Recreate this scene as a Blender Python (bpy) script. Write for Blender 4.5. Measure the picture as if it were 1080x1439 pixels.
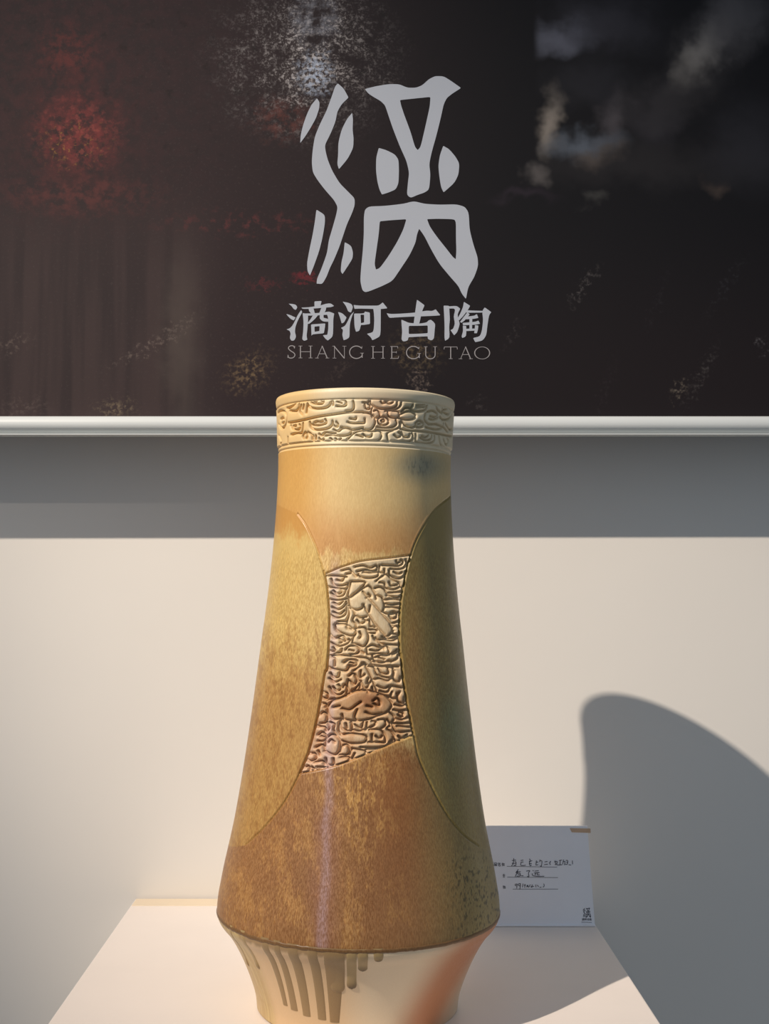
import bpy, bmesh, math
import numpy as np
from mathutils import Matrix, Vector

# ------------------------------------------------------------------ clear
for o in list(bpy.data.objects):
    bpy.data.objects.remove(o)
scene = bpy.context.scene
COL = scene.collection

# ------------------------------------------------------------------ camera
ZP = 0.95                      # height of the pedestal top
D = 1.02                       # camera to vase axis
F = 1700.0                     # focal length in pixels of a 1080 x 1439 frame
EYE = np.array([0.0, -D, ZP + 0.356])
ROLL = math.radians(0.3)
YAW = -math.atan(27.5 / F)
PITCH = math.atan(85.2 / F)
RM = (Matrix.Rotation(YAW, 3, 'Z') @ Matrix.Rotation(math.pi / 2 + PITCH, 3, 'X')
      @ Matrix.Rotation(ROLL, 3, 'Z'))
RN = np.array(RM)
cam_data = bpy.data.cameras.new('camera')
cam = bpy.data.objects.new('camera', cam_data)
COL.objects.link(cam)
cam.matrix_world = Matrix.Translation(Vector(EYE)) @ RM.to_4x4()
cam_data.sensor_fit = 'VERTICAL'
cam_data.sensor_height = 36.0
cam_data.sensor_width = 27.0
cam_data.lens = F / 1439.0 * 36.0
cam_data.clip_start = 0.05
scene.camera = cam

# ------------------------------------------------------------------ world, lights, exposure
world = bpy.data.worlds.new('world')
scene.world = world
world.use_nodes = True
bg = world.node_tree.nodes['Background']
bg.inputs['Color'].default_value = (0.80, 0.95, 1.13, 1)
bg.inputs['Strength'].default_value = 0.30

def spot(name, loc, target, power, color, radius, angle, blend):
    l = bpy.data.lights.new(name, 'SPOT')
    l.energy = power
    l.color = color
    l.shadow_soft_size = radius
    l.spot_size = math.radians(angle)
    l.spot_blend = blend
    o = bpy.data.objects.new(name, l)
    COL.objects.link(o)
    o.location = loc
    d = Vector(target) - Vector(loc)
    o.rotation_euler = d.to_track_quat('-Z', 'Y').to_euler()
    return o

KEY = (-2.04, -1.77, EYE[2] + 2.21)
spot('ceiling_spotlight_left_offscreen', KEY, (0.10, 0.20, ZP + 0.33), 700.0, (1.0, 0.88, 0.75), 0.022, 24.5, 1.0)
spot('ceiling_spotlight_back_offscreen', (-1.60, -2.97, EYE[2] + 2.21), (-0.74, 0.3, ZP + 0.42), 64.0, (1.0, 0.9, 0.8), 0.03, 17.7, 1.0)

scene.view_settings.view_transform = 'Standard'
scene.view_settings.look = 'None'
scene.view_settings.exposure = 0.0
scene.view_settings.gamma = 1.0
scene.view_settings.use_curve_mapping = False

# ------------------------------------------------------------------ geometry of view: pixel <-> place (for authoring)
def rays(u, v):
    u = np.asarray(u, float); v = np.asarray(v, float)
    d = np.stack([(u - 540.0) / F, (719.5 - v) / F, -np.ones_like(u)], -1)
    return d @ RN.T

def on_plane(u, v, p0, n):
    """points where the sight line of a pixel meets a plane of the room"""
    d = rays(u, v)
    n = np.asarray(n, float)
    t = ((np.asarray(p0, float) - EYE) @ n) / (d @ n)
    return EYE + d * t[..., None]

def project(P):
    q = (P - EYE) @ RN
    return 540.0 + F * q[..., 0] / -q[..., 2], 719.5 - F * q[..., 1] / -q[..., 2]

# ------------------------------------------------------------------ helpers
def s2l(c):
    c = np.asarray(c, float) / 255.0
    return np.where(c <= 0.04045, c / 12.92, ((c + 0.055) / 1.055) ** 2.4)

def lin(*c):
    a = s2l(c)
    return (float(a[0]), float(a[1]), float(a[2]), 1.0)

def link(name, me, mat=None, parent=None):
    o = bpy.data.objects.new(name, me)
    COL.objects.link(o)
    if mat is not None:
        me.materials.append(mat)
    if parent is not None:
        o.parent = parent
    return o

def tag(o, label=None, cat=None, group=None, kind=None):
    if label: o['label'] = label
    if cat: o['category'] = cat
    if group: o['group'] = group
    if kind: o['kind'] = kind
    return o

def empty(name, loc=(0, 0, 0)):
    o = bpy.data.objects.new(name, None)
    COL.objects.link(o)
    o.location = loc
    o.empty_display_size = 0.05
    return o

def box_mesh(name, x0, x1, y0, y1, z0, z1, bevel=0.0, seg=2):
    bm = bmesh.new()
    bmesh.ops.create_cube(bm, size=1.0)
    for v in bm.verts:
        v.co = Vector(((x0 + x1) / 2 + v.co.x * (x1 - x0), (y0 + y1) / 2 + v.co.y * (y1 - y0),
                       (z0 + z1) / 2 + v.co.z * (z1 - z0)))
    if bevel:
        bmesh.ops.bevel(bm, geom=bm.edges[:], offset=bevel, segments=seg, affect='EDGES', profile=0.5)
    me = bpy.data.meshes.new(name)
    bm.to_mesh(me); bm.free()
    return me

def catmull(pts, n=4, closed=False):
    P = np.asarray(pts, float)
    if len(P) < 3 and not closed:
        t = np.linspace(0, 1, n + 1)[:, None]
        return P[0] * (1 - t) + P[-1] * t
    Q = np.vstack([P[-1], P, P[:2]]) if closed else np.vstack([2 * P[0] - P[1], P, 2 * P[-1] - P[-2]])
    out = []
    for i in range(1, len(Q) - 2):
        p0, p1, p2, p3 = Q[i - 1], Q[i], Q[i + 1], Q[i + 2]
        for k in range(n):
            t = k / n
            out.append(0.5 * (2 * p1 + (p2 - p0) * t + (2 * p0 - 5 * p1 + 4 * p2 - p3) * t * t
                              + (3 * p1 - p0 - 3 * p2 + p3) * t ** 3))
    if not closed:
        out.append(P[-1])
    return np.array(out)

# ---- node helpers
class NT:
    def __init__(self, name):
        self.m = bpy.data.materials.new(name)
        self.m.use_nodes = True
        self.t = self.m.node_tree
        self.t.nodes.clear()
        self.out = self.t.nodes.new('ShaderNodeOutputMaterial')
        self.b = self.t.nodes.new('ShaderNodeBsdfPrincipled')
        self.t.links.new(self.b.outputs[0], self.out.inputs[0])
    def new(self, kind, **kw):
        n = self.t.nodes.new(kind)
        for k, v in kw.items():
            setattr(n, k, v)
        return n
    def put(self, sock, val):
        if isinstance(val, bpy.types.NodeSocket):
            self.t.links.new(val, sock)
        elif isinstance(val, (tuple, list)) and sock.type == 'RGBA' and len(val) == 3:
            sock.default_value = (*val, 1)
        else:
            sock.default_value = val
    def math(self, op, a, b=0.0, c=None, clamp=False):
        n = self.new('ShaderNodeMath', operation=op)
        n.use_clamp = clamp
        self.put(n.inputs[0], a); self.put(n.inputs[1], b)
        if c is not None: self.put(n.inputs[2], c)
        return n.outputs[0]
    def vec(self, op, a, b=(0, 0, 0)):
        n = self.new('ShaderNodeVectorMath', operation=op)
        self.put(n.inputs[0], a)
        self.put(n.inputs[1], b)
        return n.outputs['Value'] if op in ('LENGTH', 'DISTANCE', 'DOT_PRODUCT') else n.outputs[0]
    def mapr(self, x, a, b, c=0.0, d=1.0, smooth=True):
        n = self.new('ShaderNodeMapRange')
        n.interpolation_type = 'SMOOTHSTEP' if smooth else 'LINEAR'
        self.put(n.inputs[0], x)
        for i, q in enumerate((a, b, c, d)):
            self.put(n.inputs[i + 1], q)
        return n.outputs[0]
    def noise(self, vec, scale, detail=3.0, rough=0.55, dist=0.0):
        n = self.new('ShaderNodeTexNoise')
        self.put(n.inputs['Vector'], vec)
        n.inputs['Scale'].default_value = scale
        n.inputs['Detail'].default_value = detail
        n.inputs['Roughness'].default_value = rough
        n.inputs['Distortion'].default_value = dist
        return n
    def mix(self, fac, a, b, blend='MIX'):
        n = self.new('ShaderNodeMix', data_type='RGBA', blend_type=blend)
        self.put(n.inputs[0], fac)
        self.put(n.inputs[6], a); self.put(n.inputs[7], b)
        return n.outputs[2]
    def mapping(self, vec, scale=(1, 1, 1), loc=(0, 0, 0), rot=(0, 0, 0)):
        n = self.new('ShaderNodeMapping')
        self.put(n.inputs[0], vec)
        n.inputs[1].default_value = loc
        n.inputs[2].default_value = rot
        n.inputs[3].default_value = scale
        return n.outputs[0]
    def bump(self, h, strength, dist):
        n = self.new('ShaderNodeBump')
        n.inputs['Strength'].default_value = strength
        n.inputs['Distance'].default_value = dist
        self.put(n.inputs['Height'], h)
        self.put(self.b.inputs['Normal'], n.outputs[0])
    def set(self, **kw):
        for k, v in kw.items():
            self.put(self.b.inputs[k.replace('_', ' ')], v)
        return self.m

def paint(name, rgb, rough=0.6, var=0.03, scale=40, bump=0.02):
    t = NT(name)
    co = t.new('ShaderNodeTexCoord').outputs['Object']
    n = t.noise(co, scale, 4)
    c = t.mix(t.mapr(n.outputs[0], 0.3, 0.7), tuple(x * (1 - var) for x in lin(*rgb)[:3]), tuple(min(1, x * (1 + var)) for x in lin(*rgb)[:3]))
    t.set(Base_Color=c, Roughness=rough)
    if bump:
        t.bump(t.noise(co, scale * 12, 2).outputs[0], bump, 0.002)
    return t.m

M_WALL = paint('wall_paint', (226, 221, 214), 0.75, 0.012, 3.0, 0.04)
M_FLOOR = paint('floor_concrete', (150, 146, 140), 0.6, 0.1, 5.0, 0.05)
M_PLINTH = paint('plinth_paint', (240, 229, 221), 0.45, 0.012, 12.0, 0.02)
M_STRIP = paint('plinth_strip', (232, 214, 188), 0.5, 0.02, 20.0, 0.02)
M_RAIL = paint('rail_white', (200, 204, 204), 0.38, 0.01, 8.0, 0.0)
M_PRINT = paint('print_pale_grey', (162, 167, 177), 0.6, 0.015, 6.0, 0.0)
M_LATIN = paint('print_thin_grey', (142, 138, 140), 0.6, 0.015, 6.0, 0.0)
M_CARD = paint('card_paper', (242, 243, 248), 0.7, 0.01, 30.0, 0.03)
M_INK = paint('pen_ink', (44, 42, 60), 0.6, 0.05, 200, 0.0)
M_GREYINK = paint('printed_ink', (70, 72, 82), 0.6, 0.05, 200, 0.0)
M_TAPE = paint('paper_tape', (205, 172, 140), 0.5, 0.05, 60, 0.0)

# ------------------------------------------------------------------ room
WALL_Y = 0.322
tag(link('wall_back', box_mesh('wall_back', -3.0, 3.0, WALL_Y, WALL_Y + 0.12, 0.0, 3.9), M_WALL), kind='structure')
tag(link('floor', box_mesh('floor', -3.0, 3.0, -3.2, WALL_Y + 0.12, -0.1, 0.0), M_FLOOR), kind='structure')

# ------------------------------------------------------------------ pedestal
c_l = on_plane(191.0, 1262.0, (0, 0, ZP), (0, 0, 1))
PX0 = float(c_l[0]); PX1 = float(on_plane(812.0, 1262.0, (0, 0, ZP), (0, 0, 1))[0])
ped = tag(empty('display_pedestal', (0, 0.06, 0)),
          'square white painted display pedestal standing against the wall under the vase', 'pedestal')
def pedpart(name, *a, mat=M_PLINTH, **k):
    me = box_mesh(name, *a, **k)
    me.transform(Matrix.Translation((0, -0.06, 0)))
    return link(name, me, mat, ped)
pedpart('body', PX0, PX1, WALL_Y - 0.486, WALL_Y - 0.002, 0.0, ZP, bevel=0.0012)
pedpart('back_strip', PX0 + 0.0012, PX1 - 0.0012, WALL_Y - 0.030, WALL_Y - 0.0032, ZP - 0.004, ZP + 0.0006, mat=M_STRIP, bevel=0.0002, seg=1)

# ------------------------------------------------------------------ hanging banner
BY = WALL_Y - 0.087                         # print face of the banner
banner = tag(empty('hanging_banner', (0, BY, ZP + 0.5)),
             'dark printed banner with pale emblem and lettering, white bottom rail, hanging before the wall', 'banner')
OFF = Vector((0, BY, ZP + 0.5))

def local(me):
    me.transform(Matrix.Translation(-OFF))
    return me

def px_plane(u, v, y):
    return on_plane(u, v, (0, y, 0), (0, 1, 0))

rail_z = float(px_plane(540.0, 599.5, BY)[2])
K = float(px_plane(541.0, 400.0, BY)[0] - px_plane(540.0, 400.0, BY)[0])   # metres per pixel on the banner
X540 = float(px_plane(540.0, 400.0, BY)[0])
Z400 = float(px_plane(540.0, 400.0, BY)[2])

t = NT('banner_print')
obj = t.new('ShaderNodeTexCoord').outputs['Object']
# print coordinates: x to the right and y downwards, in units of 1/K metres
px = t.mapping(obj, (1 / K, 1 / K, 1 / K), (540 - X540 / K, 0, (OFF.z - Z400) / K - 400))
sep = t.new('ShaderNodeSeparateXYZ'); t.put(sep.inputs[0], px)
comb = t.new('ShaderNodeCombineXYZ')
t.put(comb.inputs[0], sep.outputs[0]); t.put(comb.inputs[1], t.math('MULTIPLY', sep.outputs[2], -1.0))
P = comb.outputs[0]
wob = t.noise(P, 0.02, 3).outputs[1]
fine = t.noise(P, 0.10, 4, 0.65).outputs[1]
Pw = t.vec('ADD', P, t.vec('MULTIPLY', t.vec('SUBTRACT', wob, (0.5, 0.5, 0.5)), (70, 70, 0)))
Pf = t.vec('ADD', P, t.vec('MULTIPLY', t.vec('SUBTRACT', fine, (0.5, 0.5, 0.5)), (60, 60, 0)))
def blob(cx, cy, rx, ry, rot=0.0, inner=0.0, src=None):
    m = t.new('ShaderNodeMapping', vector_type='TEXTURE')
    t.put(m.inputs[0], src if src is not None else Pw)
    m.inputs[1].default_value = (cx, cy, 0)
    m.inputs[2].default_value = (0, 0, math.radians(rot))
    m.inputs[3].default_value = (rx, ry, 1)
    return t.mapr(t.vec('LENGTH', m.outputs[0]), 1.0, inner)
def speck(scale, lo, hi, detail=3.0, stretch=(1, 1, 1)):
    return t.mapr(t.noise(t.mapping(P, stretch), scale, detail, 0.6).outputs[0], lo, hi)
ux, uy = sep.outputs[0], t.math('MULTIPLY', sep.outputs[2], -1.0)
mul = lambda a, b: t.math('MULTIPLY', a, b)
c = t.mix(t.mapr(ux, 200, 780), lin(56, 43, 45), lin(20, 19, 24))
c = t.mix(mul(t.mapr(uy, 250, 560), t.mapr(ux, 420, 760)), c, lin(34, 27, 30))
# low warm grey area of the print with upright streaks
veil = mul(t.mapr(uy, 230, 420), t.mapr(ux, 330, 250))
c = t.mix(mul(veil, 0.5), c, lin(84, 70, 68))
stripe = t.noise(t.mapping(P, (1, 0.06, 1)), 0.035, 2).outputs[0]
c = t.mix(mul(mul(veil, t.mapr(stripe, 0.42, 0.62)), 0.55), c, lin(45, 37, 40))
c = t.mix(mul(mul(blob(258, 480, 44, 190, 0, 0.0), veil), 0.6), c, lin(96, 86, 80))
# dark speckled ground
c = t.mix(mul(speck(0.25, 0.55, 0.75), mul(t.mapr(ux, 700, 300), 0.28)), c, lin(92, 82, 78))
c = t.mix(mul(speck(0.05, 0.56, 0.72, 4), mul(t.mapr(uy, 320, 120), 0.5)), c, lin(26, 24, 24))
# ember red patch, broken up by clumps
clump = t.mapr(t.noise(t.mapping(P, (1.2, 1, 1)), 0.030, 4, 0.6).outputs[0], 0.36, 0.62)
clump2 = t.mapr(t.noise(t.mapping(P, (1, 1, 1), (40, 90, 0)), 0.055, 4, 0.65).outputs[0], 0.40, 0.62)
c = t.mix(mul(mul(t.mapr(ux, 420, 60), clump2), mul(t.mapr(uy, 420, 150), 0.30)), c, lin(88, 52, 54))
c = t.mix(mul(mul(blob(105, 180, 130, 180, 0, 0.0, Pw), clump), 0.6), c, lin(96, 50, 50))
c = t.mix(mul(mul(blob(106, 190, 80, 72, 0, 0.0, Pf), clump2), 0.85), c, lin(146, 64, 62))
c = t.mix(mul(mul(blob(108, 188, 84, 80, 0, 0.0, Pf), speck(0.09, 0.50, 0.66)), 0.6), c, lin(168, 84, 76))
c = t.mix(mul(mul(blob(100, 205, 70, 50, 0, 0.0, Pf), speck(0.14, 0.56, 0.70)), 0.7), c, lin(176, 132, 66))
c = t.mix(mul(mul(blob(92, 76, 60, 60, 0, 0.0, Pf), clump2), 0.6), c, lin(122, 58, 54))
c = t.mix(mul(mul(blob(112, 275, 150, 40, 0, 0.0, Pf), clump2), 0.55), c, lin(118, 64, 60))
c = t.mix(mul(mul(blob(340, 315, 170, 24, 0, 0.0, Pf), speck(0.07, 0.48, 0.66)), 0.5), c, lin(122, 62, 62))
c = t.mix(mul(blob(430, 392, 30, 10, 0, 0.0, Pf), 0.6), c, lin(140, 46, 56))
c = t.mix(mul(blob(370, 400, 34, 8, 0, 0.0, Pf), 0.4), c, lin(120, 50, 56))
# pale sandy splatter above the emblem
sand = t.mapr(t.noise(t.mapping(P, (1, 1, 1), (15, 30, 0)), 0.034, 5, 0.62).outputs[0], 0.36, 0.60)
grain = t.math('ADD', mul(speck(0.15, 0.50, 0.64, 5), 0.75), mul(speck(0.36, 0.52, 0.66, 3), 0.6), clamp=True)
sp = t.math('ADD', mul(blob(425, 75, 165, 150, 0, 0.0, Pw), 0.62), mul(blob(440, 70, 66, 130, 8, 0.0, Pf), 0.6), clamp=True)
sp = mul(sp, t.math('ADD', mul(sand, 1.0), 0.02))
c = t.mix(mul(sp, 0.25), c, lin(112, 104, 102))
c = t.mix(mul(sp, grain), c, lin(222, 216, 212))
c = t.mix(mul(mul(blob(440, 100, 34, 44, 0, 0.0, Pf), speck(0.16, 0.42, 0.60)), 0.9), c, lin(206, 220, 240))
c = t.mix(mul(mul(blob(440, 22, 44, 50, 0, 0.0, Pf), sand), 0.55), c, lin(176, 182, 194))
c = t.mix(mul(mul(blob(395, 165, 66, 44, 0, 0.0, Pf), clump2), 0.6), c, lin(122, 72, 64))
# smoky rock forms top right, cut off by a straight dark edge
edge = mul(t.mapr(ux, 748, 760), t.mapr(uy, 330, 230))
smoke = [(790, 40, 45, 22, 0, (120, 124, 138), .85), (850, 20, 70, 40, 0, (62, 62, 70), .8), (985, 72, 46, 22, -52, (176, 172, 164), .95),
         (1030, 20, 80, 36, -40, (100, 98, 100), .85), (775, 165, 16, 40, 0, (156, 148, 138), .9), (822, 195, 44, 18, 0, (112, 122, 134), .85),
         (842, 212, 26, 14, 0, (122, 110, 100), .7), (865, 160, 22, 34, 25, (92, 88, 92), .8), (925, 160, 30, 40, 20, (58, 56, 62), .8),
         (905, 225, 150, 30, 0, (50, 48, 50), .7), (830, 110, 60, 30, 0, (48, 48, 54), .7), (960, 120, 70, 34, -30, (60, 58, 60), .8),
         (1060, 200, 50, 60, 0, (52, 52, 58), .8)]
for (cx, cy, rx, ry, rot, col, f) in smoke:
    c = t.mix(mul(mul(blob(cx, cy, rx * 1.7, ry * 1.7, rot, 0.0), edge), f), c, lin(*col))
for (cx, cy, rx, ry, rot, col, f) in [(760, 243, 26, 22, 0, (104, 100, 98), .8), (1010, 256, 26, 24, 0, (78, 68, 62), .8), (830, 272, 26, 14, 0, (72, 72, 70), .7), (735, 270, 60, 14, 0, (52, 44, 54), .7)]:
    c = t.mix(mul(blob(cx, cy, rx, ry, rot, 0.0), f), c, lin(*col))
# pale flecks and cracks low down
for (cx, cy, rx, ry, rot, col, f) in [(350, 525, 40, 26, -35, (140, 118, 88), .75), (585, 495, 40, 34, 30, (122, 106, 80), .65), (590, 538, 14, 22, 0, (140, 126, 116), .8),
        (165, 578, 32, 16, 0, (150, 134, 108), .6), (40, 575, 40, 14, 0, (112, 98, 92), .5), (18, 490, 40, 10, -20, (120, 106, 98), .6),
        (215, 490, 70, 8, -28, (130, 116, 108), .7), (255, 460, 40, 8, -30, (120, 108, 100), .6), (820, 400, 42, 7, -55, (112, 108, 106), .8),
        (955, 545, 22, 8, -60, (138, 128, 114), .9), (985, 525, 55, 8, -62, (96, 92, 90), .8), (720, 470, 30, 6, -60, (78, 72, 72), .7), (480, 520, 30, 10, -50, (86, 74, 68), .6),
        (670, 565, 14, 10, 0, (86, 80, 78), .7), (1072, 480, 10, 12, 0, (112, 110, 112), .8), (1020, 400, 60, 7, -58, (58, 58, 62), .7), (925, 420, 60, 6, -70, (52, 50, 54), .7), (850, 545, 60, 8, -70, (54, 48, 50), .7)]:
    c = t.mix(mul(mul(blob(cx, cy, rx * 1.3, ry * 1.3, rot, 0.0, Pf), speck(0.16, 0.44, 0.66)), f * (0.7 if cx > 640 else 1.0)), c, lin(*col))
c = t.mix(1.0, c, (0.60, 0.585, 0.60), 'MULTIPLY')
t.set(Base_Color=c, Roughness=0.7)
t.b.inputs['Specular IOR Level'].default_value = 0.2
t.bump(t.noise(P, 0.9, 2).outputs[0], 0.05, 0.0006)
M_BANNER = t.m

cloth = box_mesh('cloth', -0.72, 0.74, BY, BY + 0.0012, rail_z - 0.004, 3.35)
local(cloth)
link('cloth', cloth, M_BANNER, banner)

# rail: rounded aluminium profile swept along the banner's foot
def sweep_profile(name, prof, x0, x1, n=1):
    bm = bmesh.new()
    rings = []
    for k in range(n + 1):
        x = x0 + (x1 - x0) * k / n
        rings.append([bm.verts.new((x, y, z)) for (y, z) in prof])
    for a, b in zip(rings[:-1], rings[1:]):
        for i in range(len(prof)):
            j = (i + 1) % len(prof)
            bm.faces.new((a[i], a[j], b[j], b[i]))
    bm.faces.new(list(reversed(rings[0]))); bm.faces.new(rings[-1])
    bmesh.ops.recalc_face_normals(bm, faces=bm.faces[:])
    me = bpy.data.meshes.new(name)
    bm.to_mesh(me); bm.free()
    return me
H2 = 13.2 * K
prof = []
for a in np.linspace(100, -60, 14):
    r = math.radians(a)
    prof.append((-0.0055 - 0.0085 * max(0, math.cos(r)) ** 0.8, 0.0012 + (H2 - 0.0012) * math.sin(r) * (1.0 if a > 0 else 0.86)))
prof += [(-0.0062, -H2 + 0.0012), (-0.0125, -H2 + 0.0010), (-0.0125, -H2), (0.006, -H2), (0.006, H2)]
rail = sweep_profile('bottom_rail', prof, -0.74, 0.76)
rail.transform(Matrix.Translation((0, BY, rail_z)) @ Matrix.Rotation(math.radians(-0.42), 4, 'Y'))
local(rail)
link('bottom_rail', rail, M_RAIL, banner)
for x, nm in ((-0.745, 'rail_end_cap'), (0.765, 'rail_end_cap')):
    me = sweep_profile('rail_end_cap', [(y * 1.06, z * 1.04) for y, z in prof], x - 0.005, x + 0.005)
    me.transform(Matrix.Translation((0, BY, rail_z)) @ Matrix.Rotation(math.radians(-0.42), 4, 'Y'))
    link('rail_end_cap', local(me), M_RAIL, banner)

# ---- flat print as thin raised shapes
def filled(polys, thick):
    """2-D outlines (outer and holes) -> flat mesh data with thickness, in the xy plane"""
    cu = bpy.data.curves.new('outline', 'CURVE')
    cu.dimensions = '2D'; cu.fill_mode = 'BOTH'; cu.extrude = thick / 2
    for p in polys:
        s = cu.splines.new('POLY')
        s.points.add(len(p) - 1)
        for q, (x, y) in zip(s.points, p):
            q.co = (x, y, 0, 1)
        s.use_cyclic_u = True
    o = bpy.data.objects.new('outline', cu)
    COL.objects.link(o)
    dg = bpy.context.evaluated_depsgraph_get()
    me = bpy.data.meshes.new_from_object(o.evaluated_get(dg))
    bpy.data.objects.remove(o); bpy.data.curves.remove(cu)
    vs = np.array([v.co[:] for v in me.vertices])
    fs = [tuple(f.vertices) for f in me.polygons]
    bpy.data.meshes.remove(me)
    return vs, fs

def shape_mesh(name, groups, place, normal, thick=0.00025):
    """groups: list of [outer, hole...] in pixels; place(u,v) -> points on a surface"""
    V, Fc = [], []
    for gi, g in enumerate(groups):
        vs, fs = filled([[(x, -y) for x, y in p] for p in g], 1.0)
        pts = place(vs[:, 0], -vs[:, 1]) + np.asarray(normal)[None] * ((vs[:, 2:3] + 0.5) * thick + 0.00004 + 0.00001 * (gi % 24))
        base = sum(len(a) for a in V)
        V.append(pts); Fc += [tuple(i + base for i in f) for f in fs]
    me = bpy.data.meshes.new(name)
    me.from_pydata(np.vstack(V).tolist(), [], Fc)
    me.validate(); me.update()
    return me

def zoomed(x0, y0, s):
    return lambda pts: [(x0 + x / s, y0 + y / s) for x, y in pts]

def round_poly(pts, n=3):
    """soften an outline but keep sharp corners"""
    P = np.asarray(pts, float)
    L = len(P); out = []
    for i in range(L):
        a, b, d = P[i - 1], P[i], P[(i + 1) % L]
        v1, v2 = b - a, d - b
        cosang = v1 @ v2 / (np.linalg.norm(v1) * np.linalg.norm(v2) + 1e-9)
        if cosang < 0.35:
            k = 0.12
        else:
            k = 0.33
        q0, q1 = b - v1 * k, b + v2 * k
        for tt in np.linspace(0, 1, n + 1):
            out.append((1 - tt) ** 2 * q0 + 2 * tt * (1 - tt) * b + tt ** 2 * q1)
    return [tuple(q) for q in out]

ZE = zoomed(390, 90, 3.347)
EMBLEM = [
    [[(185,162),(197,180),(195,210),(180,255),(155,300),(130,340),(106,372),(108,335),(120,285),(140,230),(160,190)]],
    [[(283,92),(310,115),(333,158),(300,190),(280,225),(272,270),(250,325),(222,380),(225,410),(235,450),(255,500),(290,560),(330,600),(362,632),(362,665),(350,700),(325,755),(310,800),(290,860),(265,920),(245,960),(230,1000),(210,1035),(183,1033),(185,1010),(205,965),(232,890),(240,830),(255,780),(275,710),(282,672),(265,640),(225,595),(190,550),(165,510),(160,460),(165,400),(175,340),(200,280),(230,220),(255,150),(270,105)]],
    [[(350,230),(354,260),(352,310),(357,350),(355,395),(330,445),(288,495),(280,470),(284,430),(285,370),(300,310),(325,260)]],
    [[(182,685),(222,710),(222,750),(210,820),(195,880),(170,950),(152,995),(140,975),(138,935),(150,870),(165,800),(175,740)]],
    [[(315,838),(345,855),(354,885),(352,915),(330,950),(305,988),(296,975),(300,930),(310,890)]],
    [[(475,395),(510,405),(550,425),(568,450),(570,500),(568,560),(555,590),(520,605),(490,614),(478,590),(468,550),(462,500),(463,440)]],
    [[(778,385),(805,400),(835,435),(854,468),(850,520),(830,560),(780,604),(768,580),(760,530),(755,480),(762,430)]],
    [[(410,118),(460,105),(520,95),(570,95),(610,112),(650,112),(680,100),(710,72),(740,57),(780,58),(815,80),(862,113),(820,140),(795,160),(780,190),(765,260),(745,340),(725,410),(712,470),(718,520),(712,590),(690,605),(660,615),(625,630),(607,615),(612,560),(618,510),(605,455),(575,390),(540,300),(520,240),(505,195),(485,175),(450,155),(425,138)],
     [(575,170),(620,165),(718,155),(715,200),(695,290),(672,390),(658,405),(645,390),(625,320),(595,240),(580,195)]],
    [[(640,645),(690,658),(760,662),(840,660),(880,672),(898,700),(902,780),(920,850),(940,910),(942,950),(925,1000),(895,1050),(885,1105),(865,1080),(850,1045),(810,1000),(760,940),(720,870),(690,810),(665,775),(655,800),(648,840),(620,900),(580,960),(540,1020),(490,1045),(415,1075),(398,1065),(388,1020),(392,960),(400,880),(405,800),(405,720),(410,685),(430,670),(500,668),(590,658)],
     [(480,740),(530,735),(605,730),(590,780),(560,840),(520,905),(480,960),(462,967),(455,940),(465,870),(475,800)],
     [(702,730),(750,728),(830,730),(838,745),(838,820),(840,880),(837,918),(825,910),(790,865),(750,815),(715,765)]],
]
EMBLEM_PX = [[ZE(round_poly(p)) for p in g] for g in EMBLEM]
Z1 = zoomed(400, 415, 7.2)
Z2 = zoomed(540, 415, 6.75)
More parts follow.
